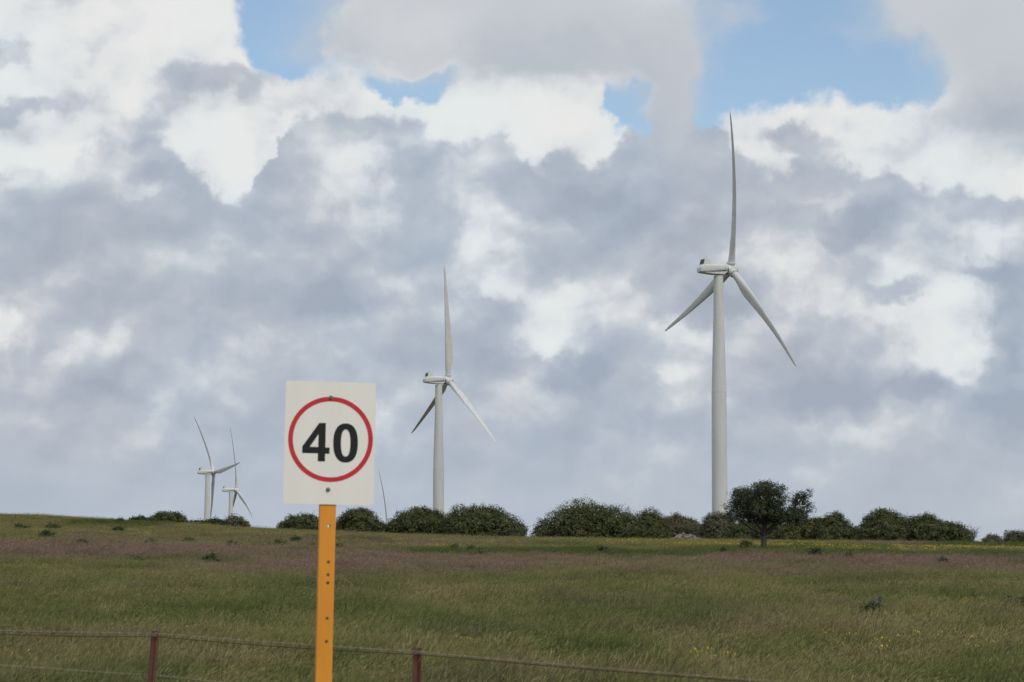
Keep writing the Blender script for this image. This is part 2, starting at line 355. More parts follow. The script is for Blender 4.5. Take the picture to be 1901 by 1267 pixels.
# ------------------------------------------------------------------ wind turbines
def make_turbine(hub_px, d, psi, a, label, pitch_deg, cone=3.2, bend=4.0):
    H = at(hub_px[0], hub_px[1], d); L = 41.0; tilt = math.radians(5)
    axh = Vector((math.cos(psi), math.sin(psi), 0))
    ax = (axh * math.cos(tilt) + Vector((0, 0, math.sin(tilt)))).normalized()
    h = Vector((math.sin(psi), -math.cos(psi), 0)); up = h.cross(ax)
    if up.z < 0: up = -up
    T = H - ax * 3.7
    gzv = gz(T.x, T.y); base = Vector((T.x, T.y, gzv))
    root = empty('wind_turbine', base); tag(root, label, 'wind turbine', 'wind turbines beyond the crest')
    O = base
    # tower: tapered steel tube in three sections with flanges
    top = T.z - 1.45 - gzv; n = 40
    def trad(z):
        dd = top - z                     # metres below the nacelle
        return float(np.interp(dd, [0, 8, 30, 45, 66, 90], [1.22, 1.30, 1.92, 1.98, 2.02, 2.2]))
    mb = MB(); zs = [-1.0] + list(np.linspace(0, top, 34)); rings = []
    for z in zs: rings.append([Vector((math.cos(2 * math.pi * j / n) * trad(z), math.sin(2 * math.pi * j / n) * trad(z), z)) for j in range(n)])
    mb.loft(rings); tw = mb.build('tower', MAT['turbine'], root, True)
    for dd in (30.0, 54.0):
        if dd < top - 2:
            mb = MB(); r0 = trad(top - dd)
            mb.loft([[Vector((math.cos(2 * math.pi * j / n) * r, math.sin(2 * math.pi * j / n) * r, z)) for j in range(n)]
                     for r, z in ((r0 - .05, top - dd - .07), (r0 + .02, top - dd - .06), (r0 + .02, top - dd + .06), (r0 - .05, top - dd + .07))])
            mb.build('flange', MAT['turbine'], tw, True)
    Hl = H - O; Tl = T - O
    Wv = Vector((-math.sin(psi), math.cos(psi), 0)); Zv = Vector((0, 0, 1))
    def P(s, w, z): return Hl + axh * s + Wv * w + Zv * (z)
    def rrect(s, hw, z0, z1, rad=.35, k=4):
        hz = (z1 - z0) / 2; rad = min(rad, hz * .95, hw * .95); cz = (z0 + z1) / 2; out = []
        for qx, qz, st in ((1, 1, 0), (-1, 1, 90), (-1, -1, 180), (1, -1, 270)):
            for i in range(k + 1):
                an = math.radians(st + 90 * i / k)
                out.append(P(s, qx * (hw - rad) + rad * math.cos(an), cz + qz * (hz - rad) + rad * math.sin(an)))
        return out
    mb = MB()
    mb.loft([rrect(-9.35, 1.15, -.95, .12, .2), rrect(-9.2, 1.3, -1.05, .30, .3), rrect(-8.6, 1.45, -1.05, .98, .4), rrect(-7.0, 1.55, -.98, 1.12, .5),
             rrect(-4, 1.62, -.72, 1.22, .6), rrect(-2.0, 1.6, -.55, 1.28, .7), rrect(-1.55, 1.45, -.5, 1.2, .8)])
    nc = mb.build('nacelle', MAT['turbine'], root, True)
    mb = MB()   # lower shell, set back so that a shadow line runs along the joint
    mb.loft([rrect(-9.0, 1.18, -1.12, -.9, .05), rrect(-8.0, 1.40, -1.24, -.85, .08), rrect(-5.2, 1.50, -1.50, -.70, .2), rrect(-2.6, 1.48, -1.52, -.50, .25), rrect(-1.75, 1.32, -.95, -.35, .2)])
    mb.build('belly_shell', MAT['turbine'], nc, True)
    mb = MB(); mb.loft([rrect(-8.9, 1.505, -1.02, -.965, .02, 1), rrect(-7, 1.565, -.95, -.88, .02, 1), rrect(-4, 1.632, -.69, -.61, .02, 1), rrect(-2.05, 1.612, -.51, -.43, .02, 1)])
    mb.build('joint_strip', MAT['seam'], nc)
    # cooler hood on the tail
    mb = MB()
    def hood(s0, s1, hw, z): return [P(s0, -hw, z), P(s0, hw, z), P(s1, hw, z), P(s1, -hw, z)]
    mb.loft([hood(-8.55, -6.35, 1.30, .95), hood(-8.15, -6.75, 1.18, 2.45)])
    hd = mb.build('cooler_hood', MAT['turbine'], nc)
    mb = MB()
    q = [P(-8.54, -1.0, 1.15), P(-8.54, 1.0, 1.15), P(-8.24, .95, 2.3), P(-8.24, -.95, 2.3)]
    off = axh * -.06
    mb.loft([[v for v in q], [v + off for v in q]]); mb.build('radiator', MAT['radiator'], hd)
    mb = MB(); mb.tube([P(-7.3, .5, 2.42), P(-7.3, .5, 3.3)], .04, 6); mb.build('wind_vane', MAT['steel'], nc)
    mb = MB(); mb.tube([P(-7.3, -.5, 2.42), P(-7.3, -.5, 3.1)], .04, 6); mb.build('anemometer', MAT['steel'], nc)
    # neck and hub
    def ringp(s, r, k=28): return [Hl + ax * s + (up * math.cos(2 * math.pi * j / k) + h * math.sin(2 * math.pi * j / k)) * r for j in range(k)]
    mb = MB(); mb.loft([ringp(-1.9, 1.15), ringp(-1.2, 1.15)]); mb.build('neck', MAT['seam'], root, True)
    mb = MB(); mb.loft([ringp(-1.36, 1.0), ringp(-1.35, 1.42), ringp(-1.0, 1.52), ringp(-.3, 1.42), ringp(.4, 1.32), ringp(1.1, 1.18), ringp(1.5, 1.08), ringp(1.72, .9), ringp(1.82, .5), ringp(1.84, .05)])
    hb = mb.build('hub', MAT['turbine'], root, True)
    for k in range(3):
        th = a + k * 2 * math.pi / 3
        e = up * math.cos(th) + h * math.sin(th); tg = ax.cross(e).normalized()
        mb = MB()
        def rb(r, rad, kk=24): return [Hl + e * r + (tg * math.cos(2 * math.pi * j / kk) + ax * math.sin(2 * math.pi * j / kk)) * rad for j in range(kk)]
        mb.loft([rb(.5, 1.02), rb(1.45, 1.06), rb(1.5, 1.16), rb(1.95, 1.16), rb(2.0, 1.0)]); mb.build('blade_collar', MAT['turbine'], hb, True)
        # blade
        mb = MB(); rings = []
        for i in range(46):
            f = i / 45.0; r = 1.9 + (L - 1.9) * (1 - (1 - f) ** 1.15); q = r / L
            ch = float(np.interp(q, [.0, .06, .10, .16, .22, .30, .5, .75, .92, .97, .99, 1.0], [1.8, 1.8, 2.0, 2.65, 2.95, 2.75, 2.05, 1.35, .88, .62, .40, .10]))
            tc = float(np.interp(q, [0, .06, .12, .22, .4, 1.0], [1, 1, .76, .43, .33, .22]))
            rd = float(np.interp(q, [0, .06, .20], [1, 1, 0]))          # 1 = round root
            tw_ = math.radians(pitch_deg - float(np.interp(q, [0, .2, .5, 1.0], [14, 11, 5, 1])))
            dfl = -cone * q + bend * q * q                                   # pre-cone upwind, bent back by the wind
            cdir = tg * math.cos(tw_) + ax * math.sin(tw_); ndir = ax * math.cos(tw_) - tg * math.sin(tw_)
            cen = Hl + e * r - ax * dfl; ring = []
            for j in range(20):
                an = 2 * math.pi * j / 20; cx_, sy_ = math.cos(an), math.sin(an)
                xa = .5 * cx_ + .2 * (1 - rd)
                thk = .5 * tc * sy_ * (rd + (1 - rd) * (1.15 - .75 * (cx_ + 1) / 2 * 1.1))
                ring.append(cen + cdir * (xa * ch) + ndir * (thk * ch))
            rings.append(ring)
        mb.loft(rings); mb.build('blade', MAT['blade'], root, True)
    return root

rd = math.radians
make_turbine((1357, 501), 693.9, rd(23.6), rd(11.1), 'largest pale grey wind turbine, its tower rising behind the lone dark tree', 0)
make_turbine((832, 706), 955.4, rd(25.9), rd(4.3), 'pale grey wind turbine rising behind the bushes between the sign and the largest turbine', 94, 1.0, .6)
make_turbine((396.5, 877), 1529.5, rd(27.8), rd(-36.4), 'far wind turbine with one blade reaching sideways across its smaller neighbour', 0, 3.2, 3.3)
make_turbine((439, 910), 1733.0, rd(20.1), rd(-3.8), 'smaller far wind turbine crossed by a blade tip of the turbine beside it', 0, 3.2, 3.6)
make_turbine((719.5, 985), 1800.0, rd(22), rd(-9), 'mostly hidden wind turbine with one thin curved blade above the bushes beside the sign', 0)

# ------------------------------------------------------------------ speed sign
def build_sign():
    d = 13.16; C = at(612.3, 822.8, d)
    roll = math.radians(1.1); yaw = math.radians(11.5)
    gx, gy = C.x, C.y
    R = Matrix.Rotation(yaw, 4, 'Z') @ Matrix.Rotation(roll, 4, 'Y')     # local: x right, y away, z up
    # foot of the post: follow the local -z axis down to the ground
    dn = R @ Vector((0, 0, -1)); k = (C.z - gz(C.x, C.y)) / -dn.z
    base = C + dn * k
    root = empty('speed_sign', base); root.matrix_world = Matrix.Translation(base) @ R
    tag(root, 'white rectangular 40 speed limit sign with red ring on an orange post', 'road sign')
    cz = k                                                             # height of the panel centre along the post
    # post: hollow orange box section with drilled through-holes
    hw, hd, wl = .040, .021, .004; y0 = .0055; ztop = cz + .27; zbot = -.5
    px0 = -.0005
    holes_py = [977, 1043.5, 1067, 1082, 1147.5, 1190]
    hz = [cz - (py - 822.8) / 380.6 for py in holes_py] ; hz = [z + .0 for z in hz]
    hx = .007
    me = bpy.data.meshes.new('post'); bm = bmesh.new()
    def prism(bm, x0, x1, y0_, y1, z0, z1):
        vs = [bm.verts.new((x, y, z)) for z in (z0, z1) for x, y in ((x0, y0_), (x1, y0_), (x1, y1), (x0, y1))]
        for f in ((0, 3, 2, 1), (4, 5, 6, 7), (0, 1, 5, 4), (1, 2, 6, 5), (2, 3, 7, 6), (3, 0, 4, 7)): bm.faces.new([vs[i] for i in f])
    prism(bm, px0 - hw, px0 + hw, y0, y0 + 2 * hd, zbot, ztop); bm.to_mesh(me); bm.free()
    post = finish('post', me, MAT['orange'], root)
    bv = post.modifiers.new('bev', 'BEVEL'); bv.width = .004; bv.segments = 3
    cut = bpy.data.meshes.new('cut'); bm = bmesh.new()
    prism(bm, px0 - hw + wl, px0 + hw - wl, y0 + wl, y0 + 2 * hd - wl, zbot - .1, ztop + .1)
    bm.to_mesh(cut); bm.free(); co = bpy.data.objects.new('cut', cut)
    cut2 = bpy.data.meshes.new('cut2'); mb = MB()
    for z in hz: mb.tube([(hx, -.05, z), (hx, .12, z)], .0080, 16)
    co2m = bpy.data.meshes.new('cut2'); co2m.from_pydata([tuple(v) for v in mb.v], [], mb.f); co2m.update()
    bm = bmesh.new(); bm.from_mesh(co2m); bmesh.ops.recalc_face_normals(bm, faces=bm.faces); bm.to_mesh(co2m); bm.free()
    co2 = bpy.data.objects.new('cut2', co2m)
    for c in (co, co2):
        COL.objects.link(c); c.parent = root
        b = post.modifiers.new('b', 'BOOLEAN'); b.object = c; b.operation = 'DIFFERENCE'; b.solver = 'EXACT'
    bpy.context.view_layer.update()
    dg = bpy.context.evaluated_depsgraph_get()
    nm = bpy.data.meshes.new_from_object(post.evaluated_get(dg))
    post.modifiers.clear(); post.data = nm
    for c in (co, co2): bpy.data.objects.remove(c)
    # panel
    W2, H2 = .2225, .3
    me = bpy.data.meshes.new('panel'); bm = bmesh.new(); prism(bm, -W2, W2, 0, .0035, cz - H2, cz + H2)
    bmesh.ops.bevel(bm, geom=[e for e in bm.edges if abs(e.verts[0].co.y - e.verts[1].co.y) > .001], offset=.006, segments=3, affect='EDGES')
    bm.to_mesh(me); bm.free(); panel = finish('sign_panel', me, MAT['sign_white'], root)
    # marks: coordinates read in an enlarged view of the panel (panel corners 143,80 930,92 917,1165 127,1155)
    def z2l(x, y):
        x -= 143; y -= 80; ex = (787, 12); ey = (-14.5, 1074); D = ex[0] * ey[1] - ex[1] * ey[0]
        s = (x * ey[1] - y * ey[0]) / D; t_ = (ex[0] * y - ex[1] * x) / D
        return (s - .5) * 2 * W2, cz + (.5 - t_) * 2 * H2
    def film(name, outer, inner, mat):
        """flat print of the given outline, a hair proud of the panel (outer, inner: equal-length loops or inner None)"""
        yf, yb = -.0006, .0004; mb = MB(); n = len(outer)
        if inner is None:
            mb.add([(x, yf, z) for x, z in outer] + [(x, yb, z) for x, z in outer], [tuple(range(n))] + [(i, (i + 1) % n, n + (i + 1) % n, n + i) for i in range(n)])
        else:
            vs = [(x, yf, z) for x, z in outer] + [(x, yf, z) for x, z in inner] + [(x, yb, z) for x, z in outer] + [(x, yb, z) for x, z in inner]
            fsx = []
            for i in range(n):
                j = (i + 1) % n; fsx += [(i, j, n + j, n + i), (i, 2 * n + i, 2 * n + j, j), (n + i, n + j, 3 * n + j, 3 * n + i)]
            mb.add(vs, fsx)
        return mb.build(name, mat, panel)
    cx_, czz = z2l(536, 591)
    N = 96; an = [2 * math.pi * i / N for i in range(N)]
    film('red_ring', [(cx_ + .2085 * math.cos(t), czz + .2085 * math.sin(t)) for t in an], [(cx_ + .1855 * math.cos(t), czz + .1855 * math.sin(t)) for t in an], MAT['sign_red'])
    def sup(x0, x1, y0, y1, p):
        o = []
        for t in an:
            c, s = math.cos(t), math.sin(t)
            x = (x0 + x1) / 2 + (x1 - x0) / 2 * math.copysign(abs(c) ** (2 / p), c); y = (y0 + y1) / 2 + (y1 - y0) / 2 * math.copysign(abs(s) ** (2 / p), s)
            o.append(z2l(x, y))
        return o
    film('digit_zero', sup(559, 774, 450, 793, 2.35), sup(626, 708, 504, 740, 2.35), MAT['sign_black'])
    # the four, from three convex strokes butted together
    four = MB(); yf, yb = -.0006, .0004
    def stroke(pts):
        l = [z2l(*p) for p in pts]; n = len(l)
        four.add([(x, yf, z) for x, z in l] + [(x, yb, z) for x, z in l], [tuple(range(n))] + [(i, (i + 1) % n, n + (i + 1) % n, n + i) for i in range(n)])
    stroke([(430, 548), (436, 448), (493, 448), (491, 662), (429, 659)])
    stroke([(436, 448), (430, 548), (355, 658), (290, 656)])
    stroke([(290, 656), (355, 658), (429, 659), (491, 662), (528, 663), (527, 718), (489, 718), (426, 715), (290, 713)])
    stroke([(426, 715), (489, 718), (488, 785), (426, 785)])
    four.build('digit_four', MAT['sign_black'], panel)
    for b in ((535, 225), (518, 1030)):
        x, z = z2l(*b); mb = MB()
        hexa = lambda r, y, n: [Vector((x + r * math.cos(2 * math.pi * i / n), y, z + r * math.sin(2 * math.pi * i / n))) for i in range(n)]
        mb.loft([hexa(.011, -.0002, 18), hexa(.011, -.002, 18), hexa(.009, -.003, 18)]); mb.loft([hexa(.0075, -.002, 6), hexa(.0075, -.008, 6), hexa(.006, -.0095, 6)])
        mb.build('bolt', MAT['steel'], panel)
build_sign()

# ------------------------------------------------------------------ wire fence
def build_fence():
    root = empty('wire_fence', (-.492, 14.1, gz(-.492, 14.1)))
    tag(root, 'wire fence of rusty red steel pickets strung with barbed wire', 'fence')
    O = root.location.copy()
    def picket(top, foot, ang, name_holes):
        top = Vector(top); foot = Vector(foot); ax = (top - foot).normalized()
        xa = Vector((1, 0, 0)); xa = (xa - ax * xa.dot(ax)).normalized(); ya = ax.cross(xa)
        fl, th = .0275, .0031; out = []
        for k in range(3):
            a = ang + k * 2 * math.pi / 3; u = Vector((math.cos(a), math.sin(a))); v = Vector((-u.y, u.x))
            out += [u * fl - v * th, u * fl + v * th, u * (th * 1.8) * .5 + v * th * 1.0]
        # star outline: tip pair then inner corner
        pts = []
        for k in range(3):
            a = ang + k * 2 * math.pi / 3; u = Vector((math.cos(a), math.sin(a))); v = Vector((-u.y, u.x))
            m = Vector((math.cos(a + math.pi / 3), math.sin(a + math.pi / 3))) * (th * 1.2)
            pts += [u * fl - v * th, u * fl + v * th, m]
        mb = MB()
        ring = lambda p: [p - O + xa * q.x + ya * q.y for q in pts]
        mb.loft([ring(foot - ax * .4), ring(top)]); p = mb.build('picket', MAT['rust'], root)
        # wire tie-holes down the flange towards the viewer
        u = Vector((math.cos(ang), math.sin(ang))); v = Vector((-u.y, u.x))
        for dz in name_holes:
            c = top - ax * dz - O; mbh = MB()
            for sgn in (-1,):
                q = c + xa * (u.x * .017) + ya * (u.y * .017) + (xa * v.x + ya * v.y) * (th * sgn)
                n_ = (xa * v.x + ya * v.y) * sgn; t1 = ax; t2 = n_.cross(t1)
                r1 = [q + (t1 * math.cos(i * math.pi / 4) + t2 * math.sin(i * math.pi / 4)) * .0042 - n_ * .001 for i in range(8)]
                r2 = [x + n_ * .0016 for x in r1]
                mbh.loft([r1, r2])
            mbh.build('tie_hole', MAT['steel'], p)
        # wrap of tie wire at the top
        mbt = MB(); L = []
        for i in range(60):
            t = i / 59; a = t * 2 * math.pi * 3.2
            L.append(top - O - ax * (.012 + .022 * t) + xa * (.026 * math.cos(a)) + ya * (.026 * math.sin(a)))
        mbt.tube(L, .0017, 5); mbt.tube([top - O - ax * .03 + xa * .02 - ya * .02, top - O - ax * .075 + xa * .004 - ya * .016], .0017, 5)
        mbt.build('wire_tie', MAT['steel'], p, True)
        return p
    PL = at(289.8, 1172, 16.5); PR = at(776.5, 1203, 14.1)
    fl = Vector((at(278, 1340, 16.5).x, 16.5, 0)); tl = PL
    slope = (at(282.5, 1267, 16.5) - PL); foot_l = PL + slope * (PL.z / -slope.z); foot_l.y = 16.45
    slope = (at(774.5, 1267, 14.1) - PR); foot_r = PR + slope * (PR.z / -slope.z)
    p1 = picket(PL, foot_l, math.radians(-62), (.15, .255, .40, .55, .70)); p1['label'] = 'leaning rusty red steel picket with wire tied at its top'
    p2 = picket(PR, foot_r, math.radians(-48), (.20, .35, .50, .65)); p2['label'] = 'upright rusty red steel picket beside the orange sign post'
    # neighbours standing beyond both ends of what the photograph shows
    picket((2.25, 10.25, 1.20), (2.26, 10.25, 0), math.radians(-50), (.2, .4)); picket((-3.95, 18.95, 1.20), (-4.0, 18.95, 0), math.radians(-55), (.2, .4))
    def catpts(A, B, sag, n):
        A = Vector(A); B = Vector(B)
        return [A.lerp(B, i / n) - Vector((0, 0, 4 * sag * (i / n) * (1 - i / n))) for i in range(n + 1)]
    def path(nodes, sags):
        out = []
        for (a, b, s) in zip(nodes[:-1], nodes[1:], sags): out += catpts(a, b, s, 40)[:-1]
        return out + [Vector(nodes[-1])]
    # fence line runs towards the viewer to the right
    def node(k, z):
        base = [(-3.95, 18.95), (PL.x + .012, 16.47), (PR.x + .008, 14.07), (2.25, 10.25)][k]
        return (base[0], base[1], z)
    def plain(zs, sags, mat, r=.0022):
        mb = MB(); mb.tube([p - O for p in path([node(i, z) for i, z in enumerate(zs)], sags)], r, 6); return mb.build('plain_wire', mat, root, True)
    def barbed(zs, sags, mat, ph):
        base = path([node(i, z) for i, z in enumerate(zs)], sags)
        # resample
        seg = [0]
        for a, b in zip(base[:-1], base[1:]): seg.append(seg[-1] + (b - a).length)
        S = np.array(seg); bx = [np.array([p[i] for p in base]) for i in range(3)]
        f = lambda s: Vector([float(np.interp(s, S, bx[i])) for i in range(3)])
        mb = MB(); step = .014; m = int(S[-1] / step)
        ln = (base[-1] - base[0]).normalized(); sd = ln.cross(Vector((0, 0, 1))).normalized(); upv = sd.cross(ln)
        for k in (0, 1):
            L = []
            for i in range(m):
                s = i * step; a = s * 2 * math.pi / .085 + k * math.pi + ph
                L.append(f(s) - O + sd * (.0022 * math.cos(a)) + upv * (.0022 * math.sin(a)))
            mb.tube(L, .0013, 5)
        w = mb.build('barbed_wire', mat, root, True, fix=False)
        mb = MB(); s = .05
        r = np.random.default_rng(int(ph * 100) + 3)
        while s < S[-1] - .05:
            c = f(s) - O; a0 = r.uniform(0, 6.28)
            for q in range(4):
                a = a0 + q * math.pi / 2 + r.uniform(-.3, .3); dv = sd * math.cos(a) + upv * math.sin(a)
                mb.tube([c + ln * (.004 * (q - 1.5)) - dv * .002, c + ln * (.004 * (q - 1.5) + r.uniform(-.004, .004)) + dv * .014], [.0012, .0006], 4)
            mb.tube([c - ln * .007, c + ln * .007], .0040, 6); s += .10 + r.uniform(-.012, .012)
        b = mb.build('barb', mat, w, fix=False); b['kind'] = 'stuff'
    barbed([1.165, PL.z - .014, PR.z - .02, 1.166], (.002, .004, .012), MAT['wire_pale'], .3)
    plain([1.150, PL.z - .032, PR.z - .034, 1.156], (.012, .010, .010), MAT['wire_rust'])
    barbed([.945, .966, .955, .93], (.004, .004, .01), MAT['wire_pale'], 1.1)
    plain([.84, .86, .85, .83], (.006, .004, .01), MAT['wire_rust'], .0016)
    barbed([.60, .62, .61, .59], (.004, .004, .01), MAT['wire_pale'], 2.1)
    plain([.32, .34, .33, .31], (.004, .004, .01), MAT['wire_rust'])
build_fence()

# ------------------------------------------------------------------ foliage
def leaf_quads(P, Nrm, size, asp, r, jitter=.27):
    n = len(P)
    nn = Nrm + r.normal(size=(n, 3)) * jitter; nn /= np.linalg.norm(nn, axis=1, keepdims=True) + 1e-9
    a = r.normal(size=(n, 3)); a -= nn * (a * nn).sum(1, keepdims=True); a /= np.linalg.norm(a, axis=1, keepdims=True) + 1e-9
    b = np.cross(nn, a)
    s = size * r.uniform(.6, 1.35, n)[:, None]; w = s * asp
    bend = nn * s * .18
    return np.stack([P - a * s * .5, P + b * w * .5 + bend, P + a * s * .5, P - b * w * .5 + bend], 1)
def lobes_to_leaves(lobes, r, dens, size, asp=.5, inner=.22, core=0.0):
    """lobes: list of (cx,cy,cz,rx,ry,rz); leaves sit in small tufts in a rough shell"""
    Q = []; T = []
    for (cx_, cy_, cz_, rx, ry, rz) in lobes:
        area = 4 * math.pi * (((rx * ry) ** 1.6 + (rx * rz) ** 1.6 + (ry * rz) ** 1.6) / 3) ** (1 / 1.6)
        nt = max(12, int(area * dens / 9)); k = 9
        d = r.normal(size=(nt, 3)); d /= np.linalg.norm(d, axis=1, keepdims=True)
        d[:, 2] = np.where(d[:, 2] < -.55, -d[:, 2], d[:, 2])
        ph = r.uniform(0, 6.28, 3)
        lump = 1 + .10 * np.sin(d[:, 0] * 5 + ph[0]) * np.sin(d[:, 2] * 6 + ph[1]) + .07 * np.sin(d[:, 1] * 9 + d[:, 0] * 7 + ph[2])
        rad = lump * (1 - np.abs(r.normal(size=nt)) * .10 - (r.random(nt) < inner) * r.uniform(.05, .4, nt))
        rad += (r.random(nt) < .04) * r.uniform(.02, .10, nt)
        c = d * rad[:, None] * np.array([rx, ry, rz]) + np.array([cx_, cy_, cz_])
        tb = r.uniform(0, 1, nt)
        off = r.normal(size=(nt, k, 3)) * size * .75
        p = (c[:, None, :] + off).reshape(-1, 3)
        nrm = np.repeat(d / np.array([rx, ry, rz]), k, 0); nrm /= np.linalg.norm(nrm, axis=1, keepdims=True)
        nrm = nrm * .9 + np.array([0, 0, .45])
        if core:                                                  # broad leaf sprays deeper in the crown
            nc = max(10, int(area * core)); dc = r.normal(size=(nc, 3)); dc /= np.linalg.norm(dc, axis=1, keepdims=True)
            pc = dc * r.uniform(.45, .82, nc)[:, None] * np.array([rx, ry, rz]) + np.array([cx_, cy_, cz_])
            Q.append(leaf_quads(pc, dc, size * 2.6, .8, r)); T.append(r.uniform(0, .7, nc))
        Q.append(leaf_quads(p, nrm, size, asp, r)); T.append(np.clip(np.repeat(tb, k) * .6 + r.uniform(0, .4, nt * k), 0, 1))
    return np.concatenate(Q), np.concatenate(T)

def make_bush(x0, x1, ytop, d, label, mat, seed, prof=None, name='bush', sparse=1.0, leaf=.13, cat='bush', group='bushes along the crest', depth=None):
    """x0,x1,ytop: silhouette measured in the photograph; prof: outline heights (0..1) along its width"""
    r = np.random.default_rng(seed)
    A = at(x0, ytop, d); Bp = at(x1, ytop, d); cx_ = (A.x + Bp.x) / 2; w = Bp.x - A.x
    g0 = gz(cx_, d); h = A.z - g0
    root = empty(name, (cx_, d, g0)); tag(root, label, cat, group)
    prof = [max(p, .55) if 0 < i < len(prof) - 1 else max(p, .42) for i, p in enumerate(prof)]
    n = max(4, int(w / (h * .42)) + 2); dp = depth or min(max(w * .4, h * .55), 3.2); lobes = []
    ts = np.linspace(0, 1, len(prof))
    for row, (yo, hs) in enumerate(((.0, 1.0), (-.5, .8), (.45, .9))):
        m = n if row == 0 else max(3, n - 1)
        for i in range(m):
            f = .06 + .88 * i / (m - 1)
            ph = float(np.interp(f, ts, prof)) * h * hs * r.uniform(.86, 1.03)
            rr = min(h * .34, ph * .5) * r.uniform(.7, 1.15)
            rx = rr * r.uniform(.95, 1.55)
            xx = (min(max((i + r.uniform(-.2, .2)) / (m - 1), 0), 1) - .5) * (w - 1.9 * rx); zt = ph - rr * .95
            lobes.append((xx, yo * dp + r.uniform(-.2, .2), zt, rx, rr * 1.1, rr))
            zz = zt - rr * .9
            while zz > 0:
                lobes.append((xx + r.uniform(-.3, .3) * rx, yo * dp * 1.15 + r.uniform(-.3, .3), zz, rx * r.uniform(.9, 1.2), rr * 1.1, rr * r.uniform(.75, 1.0))); zz -= rr * .9
    Q, T = lobes_to_leaves(lobes, r, 125 * sparse, leaf, .6, core=9.0 * sparse)
    lim = 38000
    if len(Q) > lim: k = r.permutation(len(Q))[:lim]; Q, T = Q[k], T[k]
    Q = Q[Q[:, :, 2].min(1) > -.25] if False else Q
    quads_obj('crown', Q, mat, root, T)
    for i in range(max(3, int(n * .8))):
        mb = MB(); bx = r.uniform(-.38, .38) * w; by = r.uniform(-.3, .3) * dp; hh = h * r.uniform(.5, .75)
        l = r.uniform(-.35, .35, 2) * hh
        mb.tube([(bx, by, gz(cx_ + bx, d + by) - g0 - .15), (bx + l[0] * .4, by + l[1] * .4, hh * .5), (bx + l[0], by + l[1], hh)], [.09, .06, .03], 6)
        mb.build('trunk', MAT['bark'], root, True)
    return root

B = [
 (240, 270, 958.5, 206, 'small low bush at the outer end of the row climbing the hillside', 'leaf_dark', [.5, .7, .8, 1, .7]),
 (270, 347, 949.5, 206, 'rounded dark bush between the small end bush and the far turbine towers', 'leaf', [.35, .75, 1, .98, .95, .6]),
 (345, 418, 963.5, 206, 'low strip of scrub at the foot of the far turbine towers', 'leaf_dark', [.6, .8, .7, 1, .75]),
 (407, 463, 955.5, 206, 'gappy grey-green bush covering the foot of the smaller far turbine', 'leaf_pale', [.4, .7, .95, 1, .8, .45]),
 (516, 598, 951.5, 216, 'dark green bush partly hidden by the orange sign post', 'leaf', [.45, .85, .8, 1, .95, .8]),
 (622, 712, 938.5, 214, 'domed bush with gaps in its crown just below the sign panel', 'leaf', [.55, .9, 1, 1, .8, .45]),
 (700, 832, 941.0, 216, 'broad bush directly in front of the second turbine tower, lower towards the sign', 'leaf', [.40, .58, .9, .95, 1, .95, .8]),
 (818, 978, 936.0, 213, 'tall bush ending at the open gap in the hedge, beside the second turbine', 'leaf', [.7, .95, 1, 1, .98, .75, .4]),
 (990, 1194, 927.0, 213, 'largest domed dark bush standing by itself beyond the open gap', 'leaf', [.35, .75, .95, 1, 1, .98, .95, .6]),
 (1176, 1240, 948.5, 217, 'narrow bush leaning against the largest domed bush', 'leaf', [.8, 1, .9, .6]),
 (1224, 1310, 949.0, 224, 'brownish scrub behind the heap of stones', 'leaf_pale', [.8, 1, .8, .85, .8]),
 (1296, 1366, 948.0, 219, 'olive bush at the foot of the largest turbine tower', 'leaf_pale', [.6, 1, .9, .95, .9]),
 (1350, 1470, 961.0, 214, 'low olive bush seen under the crown of the lone tree', 'leaf', [.8, .9, 1, .9, .85]),
 (1445, 1550, 957.5, 211, 'yellowish green bush just past the lone tree', 'leaf_yellow', [.7, .85, .9, 1, .8]),
 (1514, 1581, 949.5, 208, 'compact round-topped bush beside the yellowish one', 'leaf', [.75, 1, 1, .95, .7]),
 (1574, 1600, 979.0, 212, 'tiny low shrub filling the dip between two round bushes', 'leaf', [.8, 1, .9]),
 (1588, 1682, 941.5, 206, 'peaked bush forming the higher end of the last long thicket', 'leaf', [.5, .78, .9, 1, .9, .8]),
 (1664, 1806, 952.0, 207, 'long bush sloping down to the bare twiggy shrub', 'leaf', [.85, .85, 1, .88, .75, .45]),
 (1822, 1864, 990.0, 222, 'pale grey-green low bush past the bare twiggy shrub', 'leaf_pale', [.6, 1, .9, .7]),
 (1858, 1912, 984.0, 224, 'pale open bush at the end of the hedge furthest from the sign', 'leaf_pale', [.6, 1, .9, .95]),
]
for i, b in enumerate(B):
    make_bush(*b[:5], MAT[b[5]], 100 + i, b[6], sparse=.6 if i in (3, 19) else 1.0)
make_bush(1880, 1925, 993, 206, 'small dark bush in front of the pale open one', MAT['leaf_dark'], 190, [.6, .9, 1, 1])

